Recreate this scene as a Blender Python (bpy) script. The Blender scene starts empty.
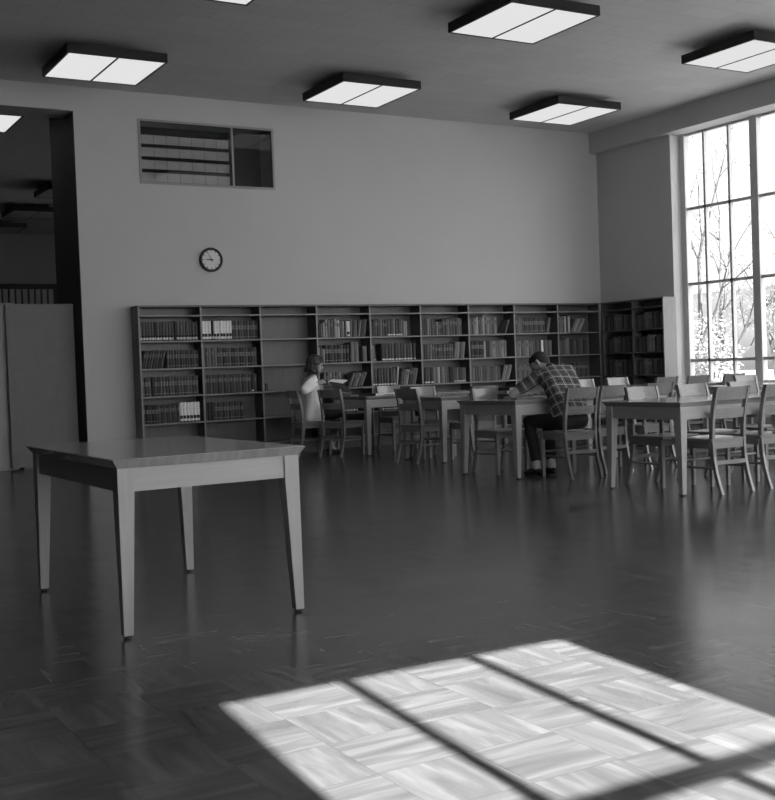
import bpy, bmesh, math, random
from mathutils import Vector, Matrix
R = random.Random(7)
sc = bpy.context.scene
COL = sc.collection
PI = math.pi

# ------------------------------------------------------------------ materials
def mat(name, g, rough=0.6, var=0.0, scale=8.0, stretch=(1, 1, 1), spec=0.4, coat=0.0, bump=0.0, metal=0.0):
    m = bpy.data.materials.new(name); m.use_nodes = True
    nt = m.node_tree; b = nt.nodes['Principled BSDF']
    b.inputs['Roughness'].default_value = rough
    b.inputs['Specular IOR Level'].default_value = spec
    b.inputs['Metallic'].default_value = metal
    b.inputs['Coat Weight'].default_value = coat
    b.inputs['Coat Roughness'].default_value = 0.12
    b.inputs['Base Color'].default_value = (g, g, g, 1)
    if var > 0 or bump > 0:
        tc = nt.nodes.new('ShaderNodeTexCoord')
        mp = nt.nodes.new('ShaderNodeMapping'); mp.inputs['Scale'].default_value = stretch
        nz = nt.nodes.new('ShaderNodeTexNoise'); nz.inputs['Scale'].default_value = scale
        nz.inputs['Detail'].default_value = 4
        nt.links.new(tc.outputs['Object'], mp.inputs['Vector'])
        nt.links.new(mp.outputs['Vector'], nz.inputs['Vector'])
        if var > 0:
            rp = nt.nodes.new('ShaderNodeValToRGB')
            lo, hi = g * (1 - var), g * (1 + var)
            rp.color_ramp.elements[0].color = (lo, lo, lo, 1); rp.color_ramp.elements[0].position = 0.3
            rp.color_ramp.elements[1].color = (hi, hi, hi, 1); rp.color_ramp.elements[1].position = 0.7
            nt.links.new(nz.outputs['Fac'], rp.inputs['Fac'])
            nt.links.new(rp.outputs['Color'], b.inputs['Base Color'])
        if bump > 0:
            bp = nt.nodes.new('ShaderNodeBump'); bp.inputs['Strength'].default_value = bump
            bp.inputs['Distance'].default_value = 0.01
            nt.links.new(nz.outputs['Fac'], bp.inputs['Height'])
            nt.links.new(bp.outputs['Normal'], b.inputs['Normal'])
    return m

def emit(name, g, s):
    m = bpy.data.materials.new(name); m.use_nodes = True
    nt = m.node_tree; nt.nodes.clear()
    o = nt.nodes.new('ShaderNodeOutputMaterial'); e = nt.nodes.new('ShaderNodeEmission')
    e.inputs['Color'].default_value = (g, g, g, 1); e.inputs['Strength'].default_value = s
    nt.links.new(e.outputs[0], o.inputs['Surface'])
    return m

def glass(name, tint=1.0, gloss=0.06):
    m = bpy.data.materials.new(name); m.use_nodes = True
    nt = m.node_tree; nt.nodes.clear()
    o = nt.nodes.new('ShaderNodeOutputMaterial'); mx = nt.nodes.new('ShaderNodeMixShader')
    t = nt.nodes.new('ShaderNodeBsdfTransparent'); t.inputs['Color'].default_value = (tint, tint, tint, 1)
    g = nt.nodes.new('ShaderNodeBsdfGlossy'); g.inputs['Roughness'].default_value = 0.02
    mx.inputs['Fac'].default_value = gloss
    nt.links.new(t.outputs[0], mx.inputs[1]); nt.links.new(g.outputs[0], mx.inputs[2])
    nt.links.new(mx.outputs[0], o.inputs['Surface'])
    return m

def floor_mat():
    m = bpy.data.materials.new('waxed_marbled_tile'); m.use_nodes = True
    nt = m.node_tree; N = nt.nodes; L = nt.links; b = N['Principled BSDF']
    def math_(op, a, c=None):
        n = N.new('ShaderNodeMath'); n.operation = op
        for i, v in enumerate((a, c)):
            if v is None: continue
            if isinstance(v, (int, float)): n.inputs[i].default_value = v
            else: L.new(v, n.inputs[i])
        return n.outputs[0]
    tc = N.new('ShaderNodeTexCoord'); sx = N.new('ShaderNodeSeparateXYZ'); L.new(tc.outputs['Object'], sx.inputs[0])
    T = 0.305
    X = math_('DIVIDE', sx.outputs[0], T); Y = math_('DIVIDE', sx.outputs[1], T)
    fx = math_('FLOOR', X); fy = math_('FLOOR', Y)
    par = math_('MODULO', math_('ABSOLUTE', math_('ADD', fx, fy)), 2.0)
    cell = N.new('ShaderNodeCombineXYZ'); L.new(fx, cell.inputs[0]); L.new(fy, cell.inputs[1])
    wn = N.new('ShaderNodeTexWhiteNoise'); wn.noise_dimensions = '3D'; L.new(cell.outputs[0], wn.inputs['Vector'])
    va = N.new('ShaderNodeCombineXYZ'); L.new(math_('MULTIPLY', X, 0.7), va.inputs[0]); L.new(math_('MULTIPLY', Y, 5.0), va.inputs[1])
    vb = N.new('ShaderNodeCombineXYZ'); L.new(math_('MULTIPLY', X, 5.0), vb.inputs[0]); L.new(math_('MULTIPLY', Y, 0.7), vb.inputs[1])
    mx = N.new('ShaderNodeMix'); mx.data_type = 'VECTOR'; L.new(par, mx.inputs['Factor'])
    L.new(va.outputs[0], mx.inputs[4]); L.new(vb.outputs[0], mx.inputs[5])
    off = N.new('ShaderNodeVectorMath'); off.operation = 'SCALE'; L.new(wn.outputs['Color'], off.inputs[0]); off.inputs['Scale'].default_value = 40
    ad = N.new('ShaderNodeVectorMath'); ad.operation = 'ADD'; L.new(mx.outputs[1], ad.inputs[0]); L.new(off.outputs[0], ad.inputs[1])
    nz = N.new('ShaderNodeTexNoise'); nz.inputs['Scale'].default_value = 1.0; nz.inputs['Detail'].default_value = 5; nz.inputs['Distortion'].default_value = 0.6
    L.new(ad.outputs[0], nz.inputs['Vector'])
    rp = N.new('ShaderNodeValToRGB'); e = rp.color_ramp.elements
    e[0].position = 0.2; e[0].color = (FLO, FLO, FLO, 1)
    e[1].position = 0.8; e[1].color = (FHI, FHI, FHI, 1)
    mid = e.new(0.5); mid.color = (FMI, FMI, FMI, 1)
    L.new(nz.outputs['Fac'], rp.inputs['Fac'])
    # each tile a slightly different tone
    tv = math_('ADD', math_('MULTIPLY', wn.outputs['Value'], 0.24), 0.88)
    sc_ = N.new('ShaderNodeVectorMath'); sc_.operation = 'SCALE'; L.new(rp.outputs['Color'], sc_.inputs[0]); L.new(tv, sc_.inputs['Scale'])
    # joints
    def edge(v):
        f = math_('FRACT', v); return math_('MINIMUM', f, math_('SUBTRACT', 1.0, f))
    ed = math_('MINIMUM', edge(X), edge(Y)); jt = math_('LESS_THAN', ed, 0.006)
    jm = N.new('ShaderNodeMix'); jm.data_type = 'RGBA'; L.new(math_('MULTIPLY', jt, 0.3), jm.inputs['Factor'])
    L.new(sc_.outputs[0], jm.inputs[6]); jm.inputs[7].default_value = (0.03, 0.03, 0.03, 1)
    L.new(jm.outputs[2], b.inputs['Base Color'])
    L.new(math_('ADD', math_('MULTIPLY', nz.outputs['Fac'], 0.4), 0.10), b.inputs['Specular IOR Level'])
    rn = N.new('ShaderNodeTexNoise'); rn.inputs['Scale'].default_value = 1.3; rn.inputs['Detail'].default_value = 3
    L.new(tc.outputs['Object'], rn.inputs['Vector'])
    L.new(math_('ADD', math_('ADD', math_('MULTIPLY', rn.outputs['Fac'], 0.08), math_('MULTIPLY', nz.outputs['Fac'], 0.10)), FROUGH + .02), b.inputs['Roughness'])
    bn = N.new('ShaderNodeTexNoise'); bn.inputs['Scale'].default_value = 5.0; bn.inputs['Detail'].default_value = 2
    L.new(tc.outputs['Object'], bn.inputs['Vector'])
    bp = N.new('ShaderNodeBump'); bp.inputs['Strength'].default_value = 0.25; bp.inputs['Distance'].default_value = 0.006
    L.new(bn.outputs['Fac'], bp.inputs['Height']); L.new(bp.outputs['Normal'], b.inputs['Normal'])
    return m

def ceiling_mat(g):
    m = bpy.data.materials.new('acoustic_ceiling'); m.use_nodes = True
    nt = m.node_tree; N = nt.nodes; L = nt.links; b = N['Principled BSDF']
    b.inputs['Roughness'].default_value = 0.85
    tc = N.new('ShaderNodeTexCoord'); br = N.new('ShaderNodeTexBrick')
    br.inputs['Scale'].default_value = 1.0; br.inputs['Brick Width'].default_value = 0.61; br.inputs['Row Height'].default_value = 0.305
    br.inputs['Mortar Size'].default_value = 0.006; br.inputs['Color1'].default_value = (g, g, g, 1)
    br.inputs['Color2'].default_value = (g * .93, g * .93, g * .93, 1); br.inputs['Mortar'].default_value = (g * .8, g * .8, g * .8, 1)
    L.new(tc.outputs['Object'], br.inputs['Vector']); L.new(br.outputs['Color'], b.inputs['Base Color'])
    return m

def plaid_mat():
    m = bpy.data.materials.new('plaid_cotton'); m.use_nodes = True
    nt = m.node_tree; N = nt.nodes; L = nt.links; b = N['Principled BSDF']
    b.inputs['Roughness'].default_value = 0.9
    uv = N.new('ShaderNodeUVMap'); uv.uv_map = 'UVMap'
    sx = N.new('ShaderNodeSeparateXYZ'); L.new(uv.outputs[0], sx.inputs[0])
    def M(op, a, c):
        n = N.new('ShaderNodeMath'); n.operation = op
        for i, v in enumerate((a, c)):
            if isinstance(v, (int, float)): n.inputs[i].default_value = v
            else: L.new(v, n.inputs[i])
        return n.outputs[0]
    def lines(v, per, off, w):
        f = M('FRACT', M('ADD', M('DIVIDE', v, per), off), 0)
        return M('LESS_THAN', f, w)
    P = 0.096
    th = M('MAXIMUM', lines(sx.outputs[0], P, 0.0, 0.10), lines(sx.outputs[1], P, 0.0, 0.10))
    th2 = M('MAXIMUM', lines(sx.outputs[0], P, 0.80, 0.07), lines(sx.outputs[1], P, 0.80, 0.06))
    bd = M('ADD', lines(sx.outputs[0], P, 0.45, 0.5), lines(sx.outputs[1], P, 0.45, 0.5))
    v = M('ADD', M('MULTIPLY', bd, 0.022), 0.03)
    v = M('ADD', v, M('MULTIPLY', th, 0.34)); v = M('ADD', v, M('MULTIPLY', th2, 0.16))
    L.new(v, b.inputs['Base Color'])
    return m

FLO, FMI, FHI, FROUGH = 0.052, 0.084, 0.142, 0.10
MAT = {
    'wall': mat('painted_plaster', 0.475, 0.8, 0.02, 1.5), 'wall_dark': mat('grey_paint', 0.290, 0.8, 0.03, 2.0), 'pier': mat('dark_pier_paint', 0.07, 0.7), 'low_bounce': mat('dark_low_bounce', 0.045, 0.6),  # last entry: unseen left walls made dark to cut bounced light
    'ceiling': ceiling_mat(0.54), 'floor': floor_mat(),
    'desk': mat('waxed_oak', 0.362, 0.34, 0.07, 3, (12, 12, .8), 0.45, 0.2), 'apron': mat('waxed_oak_apron', 0.377, 0.34, 0.06, 3, (.8, .8, 12), 0.45, 0.2),
    'desk_top': mat('varnished_oak_top', 0.319, 0.18, 0.12, 4, (14, 1.2, 1), 0.5, 0.5),
    'desk_top_x': mat('varnished_oak_top_lengthwise', 0.319, 0.2, 0.12, 4, (1.2, 14, 1), 0.5, 0.5),
    'chair': mat('varnished_maple', 0.215, 0.28, 0.10, 6, (3, 3, 10), 0.5, 0.9),
    'case': mat('dark_stained_wood', 0.102, 0.45, 0.10, 5, (8, 8, 1), 0.4, 0.1),
    'case_edge': mat('lit_wood_edge', 0.203, 0.45, 0.10, 6, (1, 8, 8), 0.4, 0.1),  # light on the shelf front edges put into a paler colour
    'case_end': mat('lit_end_wood', 0.26, 0.5, 0.06, 4, (8, 8, 1), 0.4),  # window light on the end panel put into its paler colour
    'black': mat('black_enamel', 0.012, 0.5), 'rubber': mat('dark_rubber', 0.03, 0.7),
    'diffuser': emit('lit_diffuser', 1.0, 0.48), 'diffuser_off': mat('milky_diffuser', 0.362, 0.5),
    'steel': mat('painted_steel_sash', 0.493, 0.5), 'glass': glass('window_glass', 0.97, 0.05),
    'glass_in': glass('interior_glass', 0.85, 0.03), 'sill': mat('stone_sill', 0.725, 0.5),
    'clock_face': mat('clock_paper', 0.609, 0.5), 'clock_rim': mat('dark_clock_rim', 0.04, 0.35),
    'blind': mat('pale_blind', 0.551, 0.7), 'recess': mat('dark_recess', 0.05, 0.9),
    'board': mat('hardboard', 0.165, 0.7, 0.06, 9), 'ply': mat('plywood_face', 0.319, 0.6, 0.22, 2.2, (3, 3, .7)),
    'slat': mat('screen_slat', 0.377, 0.6), 'paper': mat('paper', 0.72, 0.8), 'page': mat('page_block', 0.5, 0.85, 0.1, 40, (1, 8, 1)),
    'skin': mat('skin', 0.304, 0.5, 0.05, 14), 'hair': mat('brown_hair', 0.05, 0.5, 0.45, 45, (1, 1, .25), 0.4, 0, 0.6),
    'hair_short': mat('dark_short_hair', 0.02, 0.7, 0.4, 70), 'blouse': mat('white_cotton', 0.82, 0.85, 0.05, 20),
    'skirt': mat('dark_wool', 0.03, 0.9), 'trousers': mat('dark_denim', 0.035, 0.9, 0.15, 20), 'sock': mat('white_sock', 0.6, 0.9),
    'shoe': mat('black_leather', 0.015, 0.35), 'eye': mat('dark_eye', 0.02, 0.2), 'lip': mat('lips', 0.203, 0.5),
    'plaid': plaid_mat(),
    'ground': mat('dry_lawn', 0.20, 0.95, 0.15, 1.5), 'hill': mat('hazy_woodland', 0.042, 0.95, 0.15, 0.25),
    'bark': mat('bark', 0.06, 0.9, 0.3, 9, (1, 1, .3)), 'leaf': mat('pale_leaf', 0.085, 0.8), 'blossom': mat('white_blossom', 0.20, 0.8),
    'leaf_dark': mat('dark_leaf', 0.025, 0.8, 0.3, 6),
}
BK = {}
for k, g in (('ink', .02), ('dark', .045), ('deep', .085), ('mid', .15), ('dull', .24), ('pale', .42), ('white', .75), ('label', .65)):
    BK[k] = mat('book_' + k + '_cloth', g, 0.55, 0.12, 25)

# ------------------------------------------------------------------ mesh helpers
class MB:
    def __init__(s): s.bm = bmesh.new(); s.mi = 0
    def _set(s, fs):
        for f in fs: f.material_index = s.mi
    def box(s, x0, x1, y0, y1, z0, z1, bev=0.0):
        vs = [s.bm.verts.new((x, y, z)) for z in (z0, z1) for y in (y0, y1) for x in (x0, x1)]
        q = [(0, 2, 3, 1), (4, 5, 7, 6), (0, 1, 5, 4), (2, 6, 7, 3), (0, 4, 6, 2), (1, 3, 7, 5)]
        fs = [s.bm.faces.new([vs[i] for i in f]) for f in q]; s._set(fs)
        if bev > 0:
            es = list({e for f in fs for e in f.edges})
            r = bmesh.ops.bevel(s.bm, geom=es, offset=bev, segments=2, profile=0.6, affect='EDGES')
            s._set(r['faces'])
        return s
    def loft(s, rings, cap=True):
        R_ = [[s.bm.verts.new(p) for p in r] for r in rings]; n = len(R_[0]); fs = []
        for a, b in zip(R_, R_[1:]):
            for i in range(n):
                j = (i + 1) % n
                fs.append(s.bm.faces.new((a[i], a[j], b[j], b[i])))
        if cap:
            fs.append(s.bm.faces.new(list(reversed(R_[0])))); fs.append(s.bm.faces.new(R_[-1]))
        s._set(fs); return s
    def rectloft(s, secs):          # secs: (centre, half_x, half_y) horizontal rectangles
        return s.loft([[(c[0] - a, c[1] - b, c[2]), (c[0] + a, c[1] - b, c[2]), (c[0] + a, c[1] + b, c[2]), (c[0] - a, c[1] + b, c[2])] for c, a, b in secs])
    def tube(s, pts, rad, n=8):
        rings = []
        for i, p in enumerate(pts):
            p = Vector(p); d = (Vector(pts[min(i + 1, len(pts) - 1)]) - Vector(pts[max(i - 1, 0)])).normalized()
            a = d.orthogonal().normalized() if abs(d.z) > .9 else d.cross(Vector((0, 0, 1))).normalized()
            b = d.cross(a); r = rad[i] if isinstance(rad, (list, tuple)) else rad
            rings.append([p + (a * math.cos(t) + b * math.sin(t)) * r for t in [2 * PI * k / n for k in range(n)]])
        return s.loft(rings)
    def lathe(s, prof, n=24, axis='z', c=(0, 0, 0), cap=True):
        rings = []
        for r, h in prof:
            ring = []
            for k in range(n):
                t = 2 * PI * k / n
                v = (r * math.cos(t), r * math.sin(t), h) if axis == 'z' else (r * math.cos(t), h, r * math.sin(t))
                ring.append((v[0] + c[0], v[1] + c[1], v[2] + c[2]))
            rings.append(ring)
        return s.loft(rings, cap)
    def build(s, name, mats, parent=None, smooth=False):
        bmesh.ops.recalc_face_normals(s.bm, faces=s.bm.faces)
        me = bpy.data.meshes.new(name); s.bm.to_mesh(me); s.bm.free()
        for m in (mats if isinstance(mats, (list, tuple)) else [mats]): me.materials.append(m)
        if smooth:
            for p in me.polygons: p.use_smooth = True
        o = bpy.data.objects.new(name, me); COL.objects.link(o)
        if parent: o.parent = parent
        return o

def tag(o, label=None, cat=None, group=None, kind=None):
    if label: o['label'] = label
    if cat: o['category'] = cat
    if group: o['group'] = group
    if kind: o['kind'] = kind
    return o
def struct(o): o['kind'] = 'structure'; return o
def empty(name, loc, label, cat, group=None, rz=0):
    o = bpy.data.objects.new(name, None); COL.objects.link(o); o.empty_display_size = 0.1
    o.location = loc; o.rotation_euler = (0, 0, rz)
    return tag(o, label, cat, group)
def copy_tree(o, parent=None):
    kids = [c for c in bpy.data.objects if c.parent == o]
    c = o.copy(); COL.objects.link(c); c.parent = parent
    for k in kids: copy_tree(k, c)
    return c
def bx(name, m, *a, parent=None, bev=0.0):
    return MB().box(*a, bev=bev).build(name, m, parent)

# ------------------------------------------------------------------ room numbers
ZC, YB, XW, XG = 4.848, 14.58, 12.66, 12.90
HEAD, SILL = 4.508, 0.70
YR = -1.89                      # rear wall (behind the camera)
XL, YF = -7.0, 29.75            # far left wall, far wall of the room beyond
struct(bx('floor', MAT['floor'], XL - .3, 13.2, -2.4, YF + .3, -0.1, 0))
struct(bx('ceiling', MAT['ceiling'], XL - .3, 13.2, -2.4, YF + .3, ZC, ZC + .15))
# back wall: solid right of the opening with a high interior window, header and thick pier at the opening
VX0, VX1, VZ0, VZ1 = 4.86, 6.80, 3.655, 4.505
w = MB()
w.box(4.02, VX0, YB, YB + .5, 0, ZC); w.box(VX1, 13.0, YB, YB + .5, 0, ZC)
w.box(VX0, VX1, YB, YB + .5, 0, VZ0); w.box(VX0, VX1, YB, YB + .5, VZ1, ZC)
w.box(-1.2, 4.02, YB, YB + .5, 4.536, ZC)
struct(w.build('wall_back', MAT['wall']))
struct(bx('wall_back_left', MAT['low_bounce'], XL, -1.2, YB, YB + .5, 0, ZC))
struct(bx('trim_1', MAT['pier'], 4.018, 4.5, YB + .002, YB + 1.2, 0, 4.76))   # thick dark pier lining
w = MB(); w.box(XL - .25, XL, -2.2, YF, 0, ZC)
struct(w.build('wall_left', MAT['low_bounce']))  # darkened to keep bounced light off left-facing sides
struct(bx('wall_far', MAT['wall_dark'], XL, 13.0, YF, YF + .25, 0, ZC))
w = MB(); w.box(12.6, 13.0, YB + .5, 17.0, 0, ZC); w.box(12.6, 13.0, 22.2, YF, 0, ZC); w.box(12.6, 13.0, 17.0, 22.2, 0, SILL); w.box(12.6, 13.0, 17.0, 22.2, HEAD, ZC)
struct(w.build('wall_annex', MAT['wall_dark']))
# window wall: solid panel beside the shelves, sill wall below, beam above
YJ = 12.89                      # window jamb
w = MB(); w.box(XW, 13.0, YJ, YB, 0, ZC); w.box(XW, 13.0, -2.2, YJ, 0, SILL - .04); w.box(XW, 13.0, -2.2, YJ, HEAD, ZC)
w.box(XW, 13.0, -2.2, -1.66, SILL - .04, HEAD)
struct(w.build('wall_right', MAT['wall']))
struct(bx('trim_2', MAT['wall'], 12.51, XW, YR, YB, HEAD, ZC))                     # beam along the window wall
struct(bx('trim_3', MAT['sill'], XW - .04, XG - .03, -1.66, YJ, SILL - .04, SILL, bev=.008))
# rear wall behind the camera, with one glazed bay that lets the sun in and added bays for front light
SX0, SX1 = 0.85, 2.345
RBAYS = [(SX0, SX1)] + [(4.6 + 1.5 * i, 6.1 + 1.5 * i) for i in range(5)]
w = MB(); w.box(XL, SX0, YR - .26, YR, 0, ZC); w.box(SX1, 4.6, YR - .26, YR, 0, ZC); w.box(12.1, XW + .3, YR - .26, YR, 0, ZC)
for a, b in ((SX0, SX1), (4.6, 12.1)): w.box(a, b, YR - .26, YR, 0, SILL - .04); w.box(a, b, YR - .26, YR, HEAD, ZC)
struct(w.build('wall_rear', MAT['wall']))
baseb = MB(); baseb.box(4.05, 4.68, YB - .012, YB, 0, .1); struct(baseb.build('baseboard_back', MAT['case']))

TR = (3.365, 2.219, 1.05)
def window(idx, a0, a1, m1, m2, plane, axis, p0, p1):
    """glazed bay between a0 and a1; p0/p1: widths of the end members"""
    f = MB(); d = .035; mh = .020 if axis == 'x' else .026
    def add(u0, u1, z0, z1, dd=d):
        if axis == 'x': f.box(plane - dd, plane + dd, u0, u1, z0, z1)
        else: f.box(u0, u1, plane - dd, plane + dd, z0, z1)
    add(a0, a0 + p0, SILL, HEAD, .05); add(a1 - p1, a1, SILL, HEAD, .05)
    for mm in (m1, m2): add(mm - mh, mm + mh, SILL, HEAD, .03)
    for z in TR: add(a0 + p0, a1 - p1, z - mh * 1.1, z + mh * 1.1, .03)
    add(a0 + p0, a1 - p1, HEAD - .035, HEAD); add(a0 + p0, a1 - p1, SILL, SILL + .04)
    o = struct(f.build('window_%d' % idx, MAT['steel']))
    g = MB()
    us = [a0 + p0, m1, m2, a1 - p1]; zs = [SILL + .04] + sorted(TR) + [HEAD - .035]
    for i in range(3):
        for z0, z1 in zip(zs, zs[1:]):
            if axis == 'x': g.box(plane - .003, plane + .003, us[i] + .01, us[i + 1] - .01, z0, z1)
            else: g.box(us[i] + .01, us[i + 1] - .01, plane - .003, plane + .003, z0, z1)
    g.build('pane', MAT['glass'], o)
    return o
PT = 1.455
window(1, 11.445, YJ, 11.93, 12.415, XG, 'x', .0675, .10)
for i in range(9):
    y1 = 11.445 - PT * i; y0 = y1 - PT
    window(2 + i, y0, y1, y0 + .485, y0 + .97, XG, 'x', .0675, .0675)
window(11, SX0, SX1, SX0 + .49, SX0 + 1.035, YR - .24, 'y', .012, .012)
for i, (a, b) in enumerate(RBAYS[1:]): window(13 + i, a, b, a + .5, a + 1.0, YR - .24, 'y', .06, .06)  # added unseen bays, for light on table and chair fronts
# added unseen side windows, letting light into the room beyond the opening
for i in range(2): window(18 + i, 17.0 + 2.6 * i, 19.6 + 2.6 * i, 17.87 + 2.6 * i, 18.74 + 2.6 * i, 12.9, 'x', .06, .06)
# high interior window in the back wall
f = MB(); t = .03
f.box(VX0, VX1, YB - .012, YB + .05, VZ0, VZ0 + t); f.box(VX0, VX1, YB - .012, YB + .05, VZ1 - t, VZ1)
f.box(VX0, VX0 + t, YB - .012, YB + .05, VZ0 + t, VZ1 - t); f.box(VX1 - t, VX1, YB - .012, YB + .05, VZ0 + t, VZ1 - t)
f.box(6.17, 6.20, YB - .002, YB + .04, VZ0 + t, VZ1 - t)
vw = struct(f.build('window_12', MAT['wall_dark']))
g = MB(); g.box(VX0 + t, VX1 - t, YB + .012, YB + .018, VZ0 + t, VZ1 - t); g.build('pane', MAT['glass_in'], vw)
g = MB(); g.box(VX0, VX1, YB + .46, YB + .5, VZ0, VZ1); g.build('back_panel', MAT['recess'], vw)  # added dark sheet that stops light leaking in behind the glass
bl = MB()
for k in range(4):
    z = 3.70 + k * .165
    for c in range(7):
        x = 4.91 + c * .178
        bl.loft([[(x, YB + .06, z), (x, YB + .05, z + .115), (x, YB + .056, z + .116), (x, YB + .066, z + .001)],
                 [(x + .172, YB + .06, z), (x + .172, YB + .05, z + .115), (x + .172, YB + .056, z + .116), (x + .172, YB + .066, z + .001)]])
bl.build('blind', MAT['blind'], vw)

# ------------------------------------------------------------------ ceiling lights
def light(name, lit, label, group):
    t = empty(name, (0, 0, 0), label, 'ceiling light', group)
    h = .565; f = MB()
    zb, zt = 4.66, 4.765
    f.box(-h, h, -h, -h + .022, zb, zt); f.box(-h, h, h - .022, h, zb, zt)
    f.box(-h, -h + .022, -h + .022, h - .022, zb, zt); f.box(h - .022, h, -h + .022, h - .022, zb, zt)
    f.build('frame', MAT['black'], t)
    bx('housing', MAT['black'], -h + .022, h - .022, -h + .022, h - .022, zt - .02, zt, parent=t)
    MB().box(-.25, .25, -.25, .25, zt, ZC).build('mounting_plate', MAT['black'], t)
    for s in (0, 1):
        x0 = -h + .022 if s == 0 else .011
        bx('diffuser', MAT['diffuser' if lit else 'diffuser_off'], x0, x0 + h - .033, -h + .022, h - .022, zb + .006, zb + .016, parent=t)
    bx('divider', MAT['black'], -.011, .011, -h + .022, h - .022, zb, zb + .03, parent=t)
    return t
G1 = 'lit square ceiling lights'
L0 = light('ceiling_light', True, 'lit square ceiling light nearest the high interior window, at left above the wall opening', G1)
L0.location = (3.96, 12.99, 0)
for x, y, lb in ((7.33, 12.97, 'lit square ceiling light in the middle, in front of the long bare wall'),
                 (10.66, 12.93, 'lit square ceiling light closest to the corner where beam meets back wall'),
                 (7.42, 9.63, 'largest fully seen ceiling light, lit, at top centre right of the photo'),
                 (10.78, 9.60, 'lit ceiling light cut by the right edge, above the tall window'),
                 (3.98, 9.65, 'lit ceiling light mostly cut off by the top edge of the photo')):
    o = copy_tree(L0); o.location = (x, y, 0); o['label'] = lb
for x in (7.40, 10.78):  # added unseen lamps that raise the light in the room
    for y in (6.28, 2.92):
        o = copy_tree(L0); o.location = (x, y, 0); o['label'] = 'lit square ceiling light behind the photographer\'s field of view'; o['group'] = 'added unseen ceiling lights out of frame'
o = copy_tree(L0); o.location = (3.09, 16.22, 0); o['label'] = 'lit ceiling light in the room beyond the opening, cut by the left edge'
L1 = light('ceiling_light', False, 'nearest unlit ceiling light beyond the opening, half behind the pier', 'unlit ceiling lights beyond the opening')
L1.location = (5.95, 22.0, 0)
for y, lb in ((24.95, 'second unlit ceiling light beyond the opening, wide dark outline'),
              (27.6, 'farthest unlit ceiling light beyond the opening, low by the left edge')):
    o = copy_tree(L1); o.location = (5.95 if y < 26 else 5.7, y, 0); o['label'] = lb

# ------------------------------------------------------------------ wall clock
ck = empty('wall_clock', (5.80, YB, 2.667), 'round dark-rimmed wall clock on the bare wall below the high interior window', 'clock')
m = MB(); m.lathe([(.13, -.0), (.165, -.0), (.165, -.035), (.155, -.048), (.143, -.048), (.139, -.030), (.13, -.028), (.13, 0)], 40, 'y', (0, 0, 0), False); m.build('rim', MAT['clock_rim'], ck, True)
m = MB(); m.lathe([(.0005, -.012), (.140, -.012), (.140, -.026), (.0005, -.026)], 40, 'y'); m.build('face', MAT['clock_face'], ck)
for k in range(12):
    a = k * PI / 6; m = MB(); r0, r1, hw = (.108, .130, .005)
    d = Vector((math.sin(a), 0, math.cos(a))); s = Vector((math.cos(a), 0, -math.sin(a)))
    q = [d * r0 - s * hw, d * r0 + s * hw, d * r1 + s * hw, d * r1 - s * hw]
    m.loft([[(p.x, -.0265, p.z) for p in q], [(p.x, -.0285, p.z) for p in q]]); m.build('hour_mark', MAT['clock_rim'], ck)
def hand(nm, ang, ln, hw, y):
    m = MB(); d = Vector((math.sin(ang), 0, math.cos(ang))); s = Vector((math.cos(ang), 0, -math.sin(ang)))
    q = [d * -.025 - s * hw, d * -.025 + s * hw, d * ln + s * hw * .5, d * ln - s * hw * .5]
    m.loft([[(p.x, y, p.z) for p in q], [(p.x, y - .002, p.z) for p in q]]); m.build(nm, MAT['clock_rim'], ck)
hand('hour_hand', math.radians(272), .082, .009, -.031); hand('minute_hand', math.radians(332), .122, .005, -.034)
m = MB(); m.lathe([(.0005, -.026), (.011, -.026), (.011, -.040), (.0005, -.040)], 16, 'y'); m.build('hub', MAT['clock_rim'], ck)

# ------------------------------------------------------------------ room beyond the opening
bp = empty('partition_panel', (3.55, 14.80, 0), 'tall plain grey panel standing in the opening beside the dark pier', 'panel')
bx('board', MAT['board'], -.44, .41, -.02, .02, .03, 2.095, parent=bp, bev=.004)
bx('base_rail', MAT['case'], -.30, .41, -.03, .03, 0, .03, parent=bp)
pp = empty('partition_panel', (2.35, 14.87, 0), 'wood-grained plywood panel at the far left edge, beside the plain grey panel', 'panel')
bx('board', MAT['ply'], -.65, .86, -.02, .02, 0.0, 2.11, parent=pp, bev=.004)
ss = empty('slatted_screen', (6.1, YF - .35, 0), 'tall slatted screen with dark top rail beyond the opening, above the panels', 'screen')
bx('top_rail', MAT['black'], -1.6, 1.45, -.05, .05, 3.42, 3.55, parent=ss)
bx('backing', MAT['recess'], -1.58, 1.43, .06, .08, 0, 3.45, parent=ss)
bx('bottom_rail', MAT['black'], -1.6, 1.45, -.05, .05, 0, .12, parent=ss)
for k in range(18): bx('slat', MAT['slat'], -1.55 + k * .16, -1.55 + k * .16 + .115, -.02, .02, .12, 3.42, parent=ss)

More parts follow.
